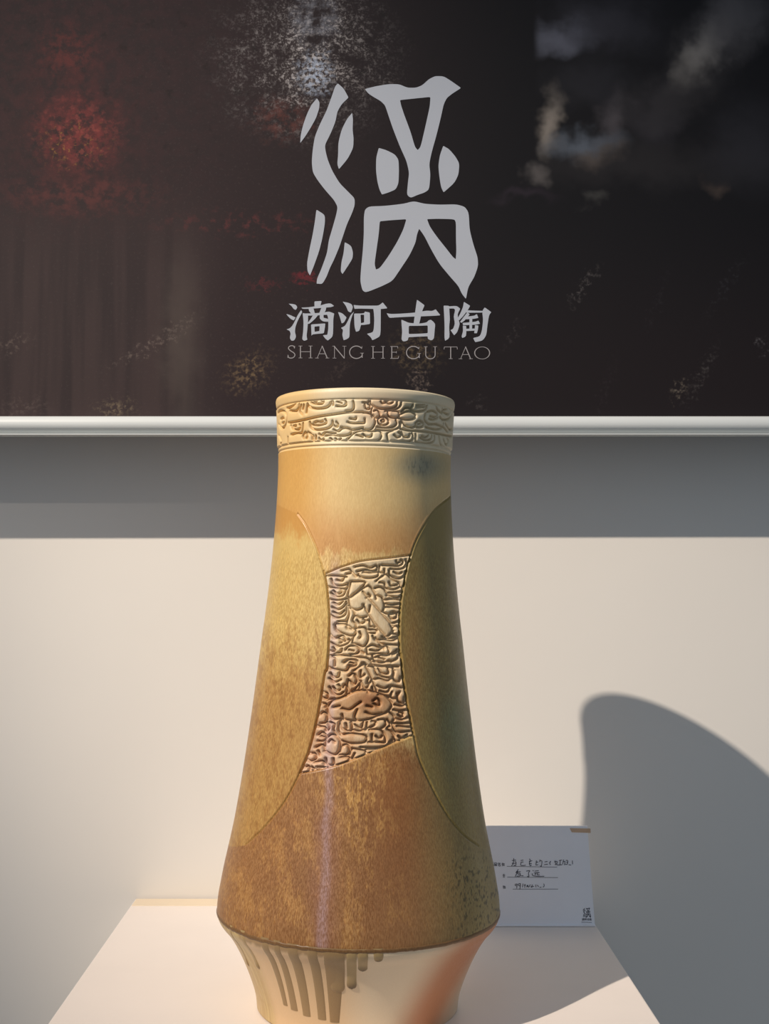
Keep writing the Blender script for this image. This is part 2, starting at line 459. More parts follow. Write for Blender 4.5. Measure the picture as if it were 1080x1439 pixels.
CHARS = [
 (Z1, [[[(38,85),(75,88),(110,95),(128,120),(112,148),(90,140),(70,110)]],
       [[(15,190),(50,198),(85,215),(110,225),(90,255),(60,240),(35,215)]],
       [[(165,150),(178,170),(150,220),(125,270),(108,320),(102,370),(115,420),(95,458),(65,460),(50,430),(60,390),(50,360),(18,345),(50,335),(75,310),(100,265),(130,200)]],
       [[(300,62),(372,58),(360,110),(350,120),(300,118)]],
       [[(168,125),(240,122),(300,113),(350,106),(420,85),(465,82),(498,108),(470,120),(420,124),(350,130),(240,138),(180,138)]],
       [[(240,130),(290,133),(305,185),(270,190),(245,160)]],
       [[(420,122),(412,160),(380,195),(345,190),(360,150),(372,122)]],
       [[(180,180),(235,190),(235,260),(228,350),(220,410),(228,450),(195,462),(175,445),(185,380),(190,280),(185,220)]],
       [[(182,185),(300,183),(400,172),(445,166),(445,196),(300,206),(190,206)]],
       [[(410,170),(450,165),(500,185),(490,240),(490,330),(485,420),(435,458),(410,440),(385,405),(430,400),(440,340),(440,240),(430,200)]],
       [[(285,200),(335,204),(300,245),(245,292),(228,285),(262,240)]],
       [[(355,198),(392,196),(392,228),(440,240),(440,268),(385,266),(352,236)]],
       [[(265,295),(410,285),(405,330),(395,385),(280,395),(270,410),(268,350)], [(300,318),(352,312),(350,362),(302,370)]]]),
 (Z1, [[[(585,65),(640,75),(675,90),(690,120),(670,175),(640,165),(620,110)]],
       [[(538,170),(580,180),(625,225),(600,275),(575,285),(560,230)]],
       [[(700,165),(680,210),(660,280),(655,340),(655,425),(625,445),(595,455),(580,400),(590,350),(568,330),(610,310),(640,255),(665,200)]],
       [[(695,98),(760,105),(880,105),(950,105),(990,72),(1038,132),(970,140),(880,138),(760,135),(705,138)]],
       [[(890,115),(970,120),(970,250),(968,410),(930,435),(885,455),(870,425),(830,390),(890,375),(900,340),(905,250),(900,170)]],
       [[(700,185),(800,185),(810,165),(860,175),(862,290),(800,300),(770,300),(755,360),(720,370),(705,320),(702,250)], [(765,197),(802,197),(802,275),(770,283)]]]),
 (Z2, [[[(20,170),(60,178),(150,175),(290,165),(400,145),(450,150),(485,133),(530,190),(470,195),(340,200),(200,205),(80,212),(45,215)]],
       [[(308,42),(380,95),(360,140),(345,200),(330,270),(310,292),(275,280),(285,200),(292,150),(300,90)]],
       [[(160,232),(200,248),(230,262),(330,270),(400,258),(415,240),(440,230),(482,270),(475,330),(470,410),(445,430),(410,415),(410,390),(330,392),(228,398),(220,430),(180,440),(160,420),(168,350),(162,280)], [(230,290),(330,290),(410,286),(410,360),(330,365),(230,368)]]]),
 (Z2, [[[(560,98),(612,100),(615,150),(620,230),(612,300),(618,405),(575,432),(568,400),(570,300),(565,180)]],
       [[(605,106),(685,100),(718,128),(692,180),(700,230),(715,270),(690,350),(660,380),(625,330),(650,320),(668,270),(655,200),(670,142),(660,125),(612,126)]],
       [[(752,62),(812,100),(790,140),(745,200),(700,245),(680,240),(715,180),(745,110)]],
       [[(780,142),(850,146),(930,148),(930,164),(775,166)]],
       [[(950,115),(1012,160),(990,190),(975,290),(965,380),(930,430),(860,445),(840,405),(905,390),(925,330),(935,230),(925,150)]],
       [[(785,162),(808,180),(760,240),(728,262),(716,252),(755,200)]],
       [[(770,203),(850,195),(875,178),(890,215),(840,225),(765,228)]],
       [[(740,262),(860,252),(890,240),(905,270),(860,280),(745,285)]],
       [[(805,220),(832,220),(830,325),(805,328)]],
       [[(742,288),(775,292),(775,390),(738,405),(730,390),(745,340)]],
       [[(858,282),(890,288),(885,330),(875,360),(850,360),(855,320)]],
       [[(770,318),(858,316),(852,336),(772,340)]]]),
]
CHARS_PX = [[[z(round_poly(p, 2)) for p in g] for g in gl] for z, gl in CHARS]

on_banner = lambda u, v: px_plane(u, v, BY)
for g in EMBLEM_PX:
    link('emblem_stroke', local(shape_mesh('emblem_stroke', [g], on_banner, (0, -1, 0))), M_PRINT, banner)
for gl in CHARS_PX:
    link('printed_character', local(shape_mesh('printed_character', gl, on_banner, (0, -1, 0))), M_PRINT, banner)

# thin roman capitals: strokes with a width at each end, in a box of width w and height 1 (y up)
def ribbon(pts, w):
    P = np.asarray(pts, float)
    w = np.broadcast_to(np.asarray(w, float), (len(P),)) if np.ndim(w) else np.full(len(P), w)
    T = np.gradient(P, axis=0)
    T /= np.linalg.norm(T, axis=1)[:, None] + 1e-12
    N = np.stack([-T[:, 1], T[:, 0]], 1)
    return [tuple(q) for q in P + N * w[:, None] / 2] + [tuple(q) for q in (P - N * w[:, None] / 2)[::-1]]
TH, TK = 0.042, 0.072
def arc(cx, cy, rx, ry, a0, a1, n=16):
    a = np.radians(np.linspace(a0, a1, n))
    return [(cx + rx * math.cos(x), cy + ry * math.sin(x)) for x in a]
def serif(x, y, w=0.13):
    return ([(x - w, y), (x + w, y)], TH * 0.8)
def letter(ch):
    if ch == 'S': return [(catmull([(0.47,0.80),(0.42,0.95),(0.26,1.0),(0.10,0.92),(0.07,0.75),(0.22,0.58),(0.42,0.42),(0.50,0.24),(0.40,0.06),(0.22,0.0),(0.07,0.06),(0.03,0.24)], 4), 0.065), ([(0.47,0.78),(0.49,0.98)], TH), ([(0.03,0.26),(0.01,0.02)], TH)], 0.55
    if ch == 'H': return [([(0.16,0),(0.16,1)], TK), ([(0.84,0),(0.84,1)], TK), ([(0.16,0.52),(0.84,0.52)], TH)] + [serif(x, y) for x in (0.16, 0.84) for y in (0.02, 0.98)], 1.0
    if ch == 'A': return [([(0.12,0),(0.5,1)], TH), ([(0.48,1),(0.86,0)], TK), ([(0.26,0.36),(0.72,0.36)], TH), serif(0.12, 0.02), serif(0.87, 0.02)], 1.0
    if ch == 'N': return [([(0.16,0),(0.16,0.97)], TH), ([(0.12,1),(0.84,0.0)], TK), ([(0.84,0.03),(0.84,1)], TH), serif(0.16, 0.02), serif(0.84, 0.98), serif(0.10, 0.98, 0.09)], 1.0
    if ch == 'G': return [(arc(0.55, 0.5, 0.48, 0.5, 40, 330, 30), 0.07), ([(0.93,0.78),(0.95,0.98)], TH), ([(0.96,0.06),(0.96,0.42)], TK), serif(0.95, 0.43)], 1.08
    if ch == 'E': return [([(0.16,0),(0.16,1)], TK), ([(0.03,0.98),(0.66,0.98)], TH), ([(0.16,0.52),(0.55,0.52)], TH), ([(0.03,0.02),(0.70,0.02)], TH), ([(0.66,0.98),(0.67,0.83)], TH), ([(0.70,0.02),(0.75,0.20)], TH), ([(0.55,0.44),(0.55,0.60)], TH)], 0.76
    if ch == 'U': return [([(0.16,1)] + arc(0.5, 0.34, 0.34, 0.34, 180, 360, 16) + [(0.84,1)], 0.065), serif(0.16, 0.98), serif(0.84, 0.98)], 1.0
    if ch == 'T': return [([(0.46,0),(0.46,1)], TK), ([(0.02,0.97),(0.90,0.97)], TH), ([(0.02,0.97),(0.0,0.78)], TH), ([(0.90,0.97),(0.92,0.78)], TH), serif(0.46, 0.02)], 0.92
    if ch == 'O':
        return [(arc(0.5, 0.5, 0.47, 0.49, 0, 360, 40), 0.068)], 1.0
LATIN = [('S',403.9,415.3),('H',418.6,439.6),('A',443,462.5),('N',466.5,487),('G',489.6,511),('H',520.6,541.2),('E',547.6,560.2),('G',569.5,591.2),('U',594.8,614.2),('T',623.6,642.3),('A',644.4,663.8),('O',666,688.3)]
for ch, x0, x1 in LATIN:
    strokes, wd = letter(ch)
    mid = (x0 + x1) / 2
    base, top = 503.3 + (mid - 404) / 285 * 1.5, 485.8 + (mid - 404) / 285 * 1.6
    sx = (x1 - x0) / wd
    hh = base - top
    groups = []
    for pts, w in strokes:
        pp = [(x0 + x * sx, base - y * hh) for x, y in pts]
        ww = np.asarray(w) * hh
        if ch == 'O':
            outer = [(x0 + (0.5 + 0.50 * math.cos(a)) * sx, base - (0.5 + 0.51 * math.sin(a)) * hh) for a in np.linspace(0, 2 * math.pi, 40, endpoint=False)]
            inner = [(x0 + (0.5 + 0.44 * math.cos(a)) * sx, base - (0.5 + 0.47 * math.sin(a)) * hh) for a in np.linspace(0, 2 * math.pi, 40, endpoint=False)]
            groups.append([outer, inner])
        else:
            groups.append([ribbon(pp, ww)])
    link('printed_letter', local(shape_mesh('printed_letter', groups, on_banner, (0, -1, 0))), M_LATIN, banner)

# ------------------------------------------------------------------ vase: profile and mapping
TILT = math.radians(0.42)
base_pt = on_plane(502.0, 1398.0, (0, 0, 0), (0, 1, 0))
VX = float(base_pt[0])
RT = np.array(Matrix.Rotation(TILT, 3, 'Y'))
V0 = np.array([VX, 0.0, ZP + 0.0002])
S = 0.0006
def zof(v):
    """height on the vase of a silhouette row of the photograph"""
    v = np.asarray(v, float)
    return (on_plane(np.full_like(v, 507.0), v, (0, 0, 0), (0, 1, 0)) - V0)[..., 2]
ROWS = [(1397,138.2),(1394.5,139.8),(1384,142.2),(1374,145.2),(1358,151),(1336,160.2),(1312,172.6),(1300,180.5),(1288,190.3),(1281,193.8),(1271,195),(1258,194.2),(1234,190.5),(1209,186),(1190,182),(1150,174),(1100,166),(1050,159),(1000,152.6),(950,146.6),(900,140.8),(862,136),(800,129.4),(757,125.9),(700,122.6),(660,121.6),(640,121.8),(628,122.4),(600,123.4),(580,124.6),(574,126.0),(569,126.6),(565.5,126.0)]
pz = zof([r[0] for r in ROWS]); pz[0] = 0.0
pr = np.array([r[1] for r in ROWS]) * S * 0.996
def pchip(x, y, q):
    h = np.diff(x); d = np.diff(y) / h
    m = np.zeros_like(y)
    m[1:-1] = np.where(d[:-1] * d[1:] > 0, 2 * d[:-1] * d[1:] / (d[:-1] + d[1:] + 1e-15), 0)
    m[0], m[-1] = d[0], d[-1]
    i = np.clip(np.searchsorted(x, q) - 1, 0, len(x) - 2)
    tt = np.clip((q - x[i]) / h[i], 0, 1)
    return ((1 + 2 * tt) * (1 - tt) ** 2 * y[i] + tt * (1 - tt) ** 2 * h[i] * m[i] + tt ** 2 * (3 - 2 * tt) * y[i + 1] + tt ** 2 * (tt - 1) * h[i] * m[i + 1])
rad = lambda z: pchip(pz, pr, np.asarray(z, float))
ZTOP = float(pz[-1])
vase = tag(empty('ceramic_vase', Vector(V0)),
           'tall flared ceramic vase in ochre and olive glaze with carved cloud panel, on pedestal', 'vase')
vase.rotation_euler = (0, TILT, 0)

def to_vase(u, v):
    """pixel -> (theta, z) on the plain surface of revolution"""
    u = np.asarray(u, float); v = np.asarray(v, float)
    o = RT.T @ (EYE - V0)
    d = rays(u, v) @ RT
    d = d / np.linalg.norm(d, axis=-1, keepdims=True)
    ts = np.linspace(0.84, 1.10, 521)
    best = np.full(u.shape, np.nan)
    prev = None; mn = np.full(u.shape, 9.0); tmn = np.full(u.shape, 1.0)
    for tt in ts:
        p = o + d * tt
        f = np.hypot(p[..., 0], p[..., 1]) - rad(p[..., 2])
        better = f < mn
        mn = np.where(better, f, mn); tmn = np.where(better, tt, tmn)
        if prev is not None:
            hit = (prev > 0) & (f <= 0) & np.isnan(best)
            best = np.where(hit, tt - (ts[1] - ts[0]) * (-f) / (prev - f + 1e-12), best)
        prev = f
    best = np.where(np.isnan(best), tmn, best)
    p = o + d * best[..., None]
    return np.arctan2(p[..., 0], -p[..., 1]), p[..., 2]

def vase_points(th, z, off=0.0):
    r = rad(z) + off
    return np.stack([r * np.sin(th), -r * np.cos(th), z], -1)

# ---- carved lines, traced in enlargements of the photograph
ZA = zoomed(420, 770, 6.0)
ZB = zoomed(410, 920, 5.684)
ZC = zoomed(380, 545, 8.308)
ZD = zoomed(510, 545, 8.0)
ARC_L = [(418,722),(430,739),(442.5,766),(450.5,790)] + ZA([(225,270),(245,430),(255,600),(250,800),(235,1020)]) + ZB([(262,150),(225,380),(180,600),(130,780),(60,950)]) + [(403,1121.7),(383,1149),(364,1170),(344.5,1188)]
ARC_R = [(632,698),(611.7,715),(598,734),(585,758),(577,780)] + ZA([(905,200),(880,330),(855,500),(845,700),(850,900)]) + ZB([(870,0),(885,170),(915,360),(955,560),(985,700)]) + [(587.5,1063),(601,1094.5),(616.7,1125.6),(632,1151),(651.7,1174),(672,1189)]
TOP_E = ZA([(225,215),(330,170),(450,130),(560,105),(750,85),(870,70),(945,60)])
BOT_E = ZB([(60,950),(160,930),(280,905),(400,870),(560,810),(700,755),(850,690),(965,645)])
STR_A = """435,285 560,295 415,420 435,285|415,430 560,330 600,330 640,380 650,430|415,430 430,500 480,525 530,510 545,480|535,365 600,440 770,630 800,660|590,560 640,640 720,730|540,480 590,560|600,490 590,550|770,640 790,700 740,750 720,730|585,390 605,410 570,420|650,400 700,420 720,480 710,530
360,190 420,180 440,210 400,220|440,200 480,240 500,220|470,160 540,150 600,170 650,150 660,180 620,195 560,185 490,200|500,230 530,250 600,255 660,240 670,205 610,210 540,205|680,150 680,200 720,210 720,180|700,145 780,150 850,150 880,120 860,100|770,175 820,180 880,170 905,130 900,100|820,110 830,130 850,120
760,190 770,230 830,260 880,240 895,200|800,200 840,220 870,205|650,280 700,240 740,225 790,270 840,290 870,340|680,290 720,300 740,340 800,350 850,330|760,290 780,320 830,310|640,340 680,330 720,350 760,400 830,420 860,400|740,400 760,380 860,370|720,440 780,430 860,440|730,470 780,480 850,470|720,500 790,500 850,510|700,540 760,560 840,545|760,570 790,600 830,570 800,540 770,550|780,640 840,620|790,680 820,660 840,670|800,700 790,720 830,730
230,235 300,235 400,245|270,260 290,310 340,320 400,310|320,270 360,280 380,250|250,330 330,340 400,345 410,300|290,360 320,390 360,370 340,340|270,380 310,410 370,400 395,350|260,435 330,440 400,430|290,460 330,480 370,450|280,500 330,520 380,490 395,450|290,540 340,560 380,530|270,570 320,590 390,560 400,470|330,620 400,620
410,490 420,560 400,640 430,670 470,690 480,650 450,610 470,560 450,520 410,510|480,680 540,670 575,700 585,770 550,830 500,820 450,800 460,750 480,720 470,680|510,710 525,740 510,760|300,650 320,700 420,740 460,740|310,640 390,645 410,680 470,690|470,570 520,590 570,580|490,610 520,640 560,620 590,610 600,650|540,600 570,620|590,690 640,690 660,700|590,720 640,720|600,660 640,670
620,740 650,780 710,770 780,785 840,760|700,750 760,765 835,745|640,760 700,810 780,815 840,820|570,840 620,820 680,840 740,830 760,870 740,900 660,890 580,900 570,850|600,860 650,870 700,850|680,820 720,850|260,730 290,760 330,760 370,790 420,770|330,750 370,740 390,780 350,800|270,800 330,830 400,810 430,780|250,870 300,870 290,840|300,890 350,880 360,850|390,860 420,830 480,830 510,860 490,890 430,900|420,860 460,870|515,870 550,890
245,910 350,905 480,920 570,930 610,960 640,990 840,1000|380,970 430,940 490,950 480,990 420,990|430,965 460,975|510,1000 540,970 570,990|610,940 680,910 740,910 800,880 830,860|630,960 700,970 760,950|780,960 830,930 835,900|790,900 830,880"""
STR_B = """490,130 570,80 600,110 640,200 680,290|500,160 530,210 550,220 490,290|550,220 590,270 640,200|590,270 610,300|550,130 550,180 580,160|610,190 600,230 630,220|545,240 540,270|640,260 650,290|455,170 490,150 520,190 500,240 460,210
280,420 320,370 400,340 480,300 540,285 620,290 700,310 760,340 800,390 780,440 740,470 660,500 600,520 500,530 400,515 320,515 285,470 280,420|400,430 460,440 520,400 550,380|520,440 500,500 520,530|650,370 680,350 705,380 690,410 655,390|590,460 640,480 720,470|600,410 640,420|400,480 410,520|330,420 380,410
390,520 390,580 420,600 470,610 480,560 470,535|430,550 440,590|480,600 540,610 600,590 650,570 670,540 640,530|500,560 550,590 570,540|600,540 590,600 560,600|620,600 700,600 740,640 745,700 700,700 610,700|690,520 740,520 750,560 700,600|760,520 790,560 760,590 800,620 820,660 780,700|780,460 820,500 800,540|800,550 820,600 850,620 950,610|810,550 880,550 940,545|840,570 950,580|810,660 830,690|850,650 880,670 920,640
400,640 470,630 590,650 580,700 470,710 400,690|640,640 640,690|670,650 700,670 720,650|550,740 640,745 740,735 800,690|590,760 700,755|480,750 580,770 590,800
260,740 270,680 310,640 350,650 385,700 370,780 330,800 260,770|290,700 310,680 340,700|380,780 400,730 440,720 460,760 440,800 380,800|460,800 480,750|500,790 480,830|390,820 450,820 460,840
285,100 360,120 430,130 460,100 510,90|410,60 450,40 510,50 510,90 450,100|300,20 340,30 340,90|310,150 330,180 370,180 380,140|300,190 340,220 390,200|300,260 330,310 380,320 410,300|330,260 360,290 390,270 370,240|400,270 420,240 440,270 430,330|450,200 440,250 460,300 490,280|250,300 280,310 280,350 250,345|240,390 270,395 270,420|290,360 340,350
220,480 250,460 280,490 270,540 230,550|200,570 260,580 270,610|280,540 300,580 280,610|310,540 340,560 330,600 360,650|380,530 370,600 390,640|210,640 240,620 270,650 250,690 210,690|230,650 250,660|190,740 240,720 260,760|210,770 220,800|130,790 180,790 190,830 150,850 120,840|180,860 240,850 260,880|270,830 280,880 330,880 330,830|100,900 130,890 140,920|160,900 190,930|200,900 260,900
620,90 660,110 680,160 740,180 800,180 810,110 760,100|690,110 720,150 770,150 770,110|640,0 660,50 720,60 800,50|690,20 740,40|610,95 850,95|820,130 810,190 850,220 870,180|650,200 700,190 760,210 800,190|680,250 740,270 790,250 880,265|700,290 760,300 790,260|800,300 790,340 830,350 860,300|840,310 850,370 890,390 900,340|690,320 760,330 780,350|820,400 880,410 910,400|810,440 860,450 920,440|850,480 880,500 890,470 860,460|830,510 880,520 930,500"""
STR_C = """430,180 450,220 500,240 560,245 640,235 690,205 710,150 700,110|450,150 490,180 540,190 600,185 620,150 600,130|480,150 520,165 560,140 600,160|960,130 975,200 960,260 880,275|770,215 860,215 885,190 870,150 820,140|780,160 830,180|722,120 730,200
195,240 230,230 270,200 300,170|330,180 330,230 300,270 230,270|360,200 340,270 370,310|390,200 380,250|430,200 420,290|90,300 110,270 150,270 185,310 190,380 170,450 130,470 100,430|120,370 150,350 165,390 140,420
210,410 350,385 550,340 750,310 900,290 1080,285|460,400 470,460 520,490 600,490 680,470 720,430 725,390|480,430 540,440 600,430 650,410 640,370|510,410 540,395 580,400 610,390|740,440 770,460 790,430 770,400|740,490 790,510 830,480 880,470 940,490 930,540 870,560 780,560 700,550 640,560|570,540 600,560 640,520 700,530 760,530
820,460 900,475 960,495 1080,470|900,400 950,415 1080,415|930,360 990,370 1000,350|900,600 960,540 1020,510 1080,500|1000,550 1080,575|240,550 300,530 360,530 375,480 380,410|240,440 260,480 320,490 350,460 340,430|270,450 300,440|390,590 380,560 410,520 430,560 420,590|440,520 480,550 490,600|570,590 590,620 620,600|700,590 730,620|760,590 790,620 820,590|500,560 500,620|530,560 530,600|100,560 130,620 120,660|205,580 205,640"""
STR_D = """0,165 60,165 60,130|80,130 90,180 150,225 230,240 320,230 370,210 385,170 380,130|430,130 430,180 400,225 340,250 250,260|200,150 220,175 260,165 300,180 340,160|230,130 260,150 310,135|20,180 30,230 70,240 80,200 50,180|100,230 90,290 110,330|120,260 160,250 190,290 180,330 140,340
0,280 60,285 120,320 140,380 110,450 60,475 0,465|20,350 20,390 0,400|170,350 200,330 250,330 290,370 270,410 210,420 170,390 170,350|200,370 230,350 245,375 215,385|150,440 250,450 340,440 380,400 370,360|140,470 250,480 350,470 410,440 410,390|280,270 290,320 350,340 400,330 400,270 330,260|400,340 480,360 560,350 590,310 540,270 480,270 420,300|430,270 470,230 520,230 540,260
0,485 100,490 180,485 210,520 190,580 130,600 0,600|0,520 40,550 90,550 105,510|340,480 290,500 270,520 280,580 300,605 440,605 540,600 560,540 550,510|350,530 390,560 430,530 400,500|430,500 460,550 510,555 525,520|590,520 590,600 640,620 760,620 800,590 800,540|640,560 700,590 760,580 770,540|660,540 700,560 730,540|850,540 870,640 940,690|900,580 930,640 960,600 940,570|420,460 500,480 650,490 800,510 1000,550
430,370 420,440|440,380 480,430 550,450 590,430|560,190 540,240 590,270 700,250 720,200|600,200 700,190|600,220 700,215|590,400 630,370 680,400 660,440 600,440 590,400|620,410 650,400|700,290 690,360 740,410 820,410 890,440|720,270 780,260 830,290 820,330 750,320|740,350 790,360 840,340|820,180 830,240 890,290|890,200 890,260 960,300 980,240|900,250 950,240|860,330 900,360 960,350 990,310|700,440 760,460 830,470 890,450 900,400|900,440 950,500|920,400 960,460 1000,470"""
def parse(txt, z):
    return [z([tuple(map(float, p.split(','))) for p in s.split()]) for ln in txt.split('\n') for s in ln.split('|') if s.strip()]

R0 = 0.0800     # reference radius for unrolled distances
def unroll(pts, n=4, closed=False):
    c = catmull(pts, n, closed)
    th, z = to_vase(c[:, 0], c[:, 1])
    return np.stack([th * R0, z], 1)

def dist_field(lines, x0, x1, z0, z1, h, reach=0.006):
    nx, nz = int((x1 - x0) / h) + 1, int((z1 - z0) / h) + 1
    Dm = np.full((nz, nx), reach)
    xs = x0 + np.arange(nx) * h; zs = z0 + np.arange(nz) * h
    for L in lines:
        for a, b in zip(L[:-1], L[1:]):
            i0 = max(0, int((min(a[0], b[0]) - reach - x0) / h)); i1 = min(nx, int((max(a[0], b[0]) + reach - x0) / h) + 2)
            j0 = max(0, int((min(a[1], b[1]) - reach - z0) / h)); j1 = min(nz, int((max(a[1], b[1]) + reach - z0) / h) + 2)
            if i0 >= i1 or j0 >= j1: continue
            X = xs[None, i0:i1]; Z = zs[j0:j1, None]
            ab = b - a; q = ab @ ab + 1e-14
            tt = np.clip(((X - a[0]) * ab[0] + (Z - a[1]) * ab[1]) / q, 0, 1)
            dd = np.hypot(X - a[0] - tt * ab[0], Z - a[1] - tt * ab[1])
            np.minimum(Dm[j0:j1, i0:i1], dd, out=Dm[j0:j1, i0:i1])
    return (Dm, x0, z0, h)

def sample(field, x, z, outside):
    Dm, x0, z0, h = field
    fx = (x - x0) / h; fz = (z - z0) / h
    i = np.floor(fx).astype(int); j = np.floor(fz).astype(int)
    ok = (i >= 0) & (j >= 0) & (i < Dm.shape[1] - 1) & (j < Dm.shape[0] - 1)
    i = np.clip(i, 0, Dm.shape[1] - 2); j = np.clip(j, 0, Dm.shape[0] - 2)
    a = fx - i; b = fz - j
    v = (Dm[j, i] * (1 - a) * (1 - b) + Dm[j, i + 1] * a * (1 - b) + Dm[j + 1, i] * (1 - a) * b + Dm[j + 1, i + 1] * a * b)
    return np.where(ok, v, outside)

def inside(poly, x, z):
    r = np.zeros(x.shape, bool)
    n = len(poly)
    for k in range(n):
        x1, z1 = poly[k]; x2, z2 = poly[(k + 1) % n]
        if z1 == z2: continue
        cond = ((z1 > z) != (z2 > z)) & (x < (x2 - x1) * (z - z1) / (z2 - z1) + x1)
        r ^= cond
    return r

# value noise for blotches of glaze
def vnoise(x, y, seed, octaves=3):
    out = np.zeros(np.broadcast(x, y).shape); amp = 1.0; tot = 0
    for o in range(octaves):
        rng = np.random.default_rng(seed + o)
        T = rng.random((257, 257))
        xi = np.floor(x).astype(int); yi = np.floor(y).astype(int)
        a = x - xi; b = y - yi
        a = a * a * (3 - 2 * a); b = b * b * (3 - 2 * b)
        g = lambda p, q: T[q % 256, p % 256]
        out += amp * (g(xi, yi) * (1 - a) * (1 - b) + g(xi + 1, yi) * a * (1 - b) + g(xi, yi + 1) * (1 - a) * b + g(xi + 1, yi + 1) * a * b)
        tot += amp; amp *= 0.5; x = x * 2.03 + 7.1; y = y * 2.03 + 3.7
    return out / tot
def sst(x, a, b):
    tt = np.clip((x - a) / (b - a), 0, 1)
    return tt * tt * (3 - 2 * tt)

UA_L, UA_R, U_TOP, U_BOT = unroll(ARC_L), unroll(ARC_R), unroll(TOP_E), unroll(BOT_E)
def cut(curve, zlo, zhi):
    return curve[(curve[:, 1] >= zlo) & (curve[:, 1] <= zhi)]
PANEL = np.vstack([U_TOP, cut(UA_R, U_BOT[-1, 1], U_TOP[-1, 1]), U_BOT[::-1], cut(UA_L, U_BOT[0, 1], U_TOP[0, 1])[::-1]])
FACET_L = np.vstack([UA_L, [[-math.pi * R0, UA_L[-1, 1]], [-math.pi * R0, UA_L[0, 1]]]])
FACET_R = np.vstack([UA_R, [[math.pi * R0, UA_R[-1, 1]], [math.pi * R0, UA_R[0, 1]]]])
# the arcs run on round the flanks and close behind, mirrored about each flank
def flank(curve, sgn):
    lim = sgn * math.pi / 2 * R0
    return np.stack([2 * lim - curve[:, 0], curve[:, 1]], 1)
FL_L, FL_R = flank(UA_L, -1), flank(UA_R, 1)
def closure(a, b):   # join the upper and lower ends over the flank
    out = []
    for p, q, s in ((a[0], b[0], 1), (a[-1], b[-1], -1)):
        tt = np.linspace(0, 1, 14)
        out.append(np.stack([p[0] + (q[0] - p[0]) * tt, p[1] + s * 0.010 * np.sin(math.pi * tt)], 1))
    return out
CL_L, CL_R = closure(UA_L, FL_L), closure(UA_R, FL_R)
def lens(a, b, cl):
    return np.vstack([cl[0][::-1], a, cl[1], b[::-1]])
LENS_L, LENS_R = lens(UA_L, FL_L, CL_L), lens(UA_R, FL_R, CL_R)

lines_panel = [unroll(s) for s in parse(STR_A, ZA) + parse(STR_B, ZB)]
edges = [U_TOP, U_BOT, cut(UA_L, U_BOT[0, 1] - 0.002, U_TOP[0, 1] + 0.002), cut(UA_R, U_BOT[-1, 1] - 0.002, U_TOP[-1, 1] + 0.002)]
zlo = PANEL[:, 1].min() - 0.008; zhi = PANEL[:, 1].max() + 0.008
xlo = PANEL[:, 0].min() - 0.008; xhi = PANEL[:, 0].max() + 0.008
F_PANEL = dist_field(lines_panel, xlo, xhi, zlo, zhi, 0.00022)
F_EDGE = dist_field(edges, xlo, xhi, zlo, zhi, 0.00022)
F_ARC = dist_field([UA_L, UA_R, FL_L, FL_R], -math.pi * R0, math.pi * R0, UA_R[:, 1].min() - 0.02, UA_R[:, 1].max() + 0.02, 0.0004)

def body_relief(th, z):
    x = th * R0
    d = sample(F_PANEL, x, z, 0.006); e = sample(F_EDGE, x, z, 0.006); a = sample(F_ARC, x, z, 0.006)
    ins = inside(PANEL, x, z)
    carve = -0.0030 * np.exp(-(d / 0.00085) ** 2) - 0.0004 + 0.0012 * (1 - np.exp(-d / 0.0014))
    soft = sst(e, 0.0002, 0.0014)
    h = np.where(ins, -0.0020 * (1 - soft) + carve * soft, 0.0)
    h += np.where(ins, 0, -0.0009 * np.exp(-(e / 0.0007) ** 2))
    h += -0.0011 * np.exp(-(a / 0.00062) ** 2) + 0.00012 * np.exp(-((a - 0.0016) / 0.0008) ** 2)
    return h, ins

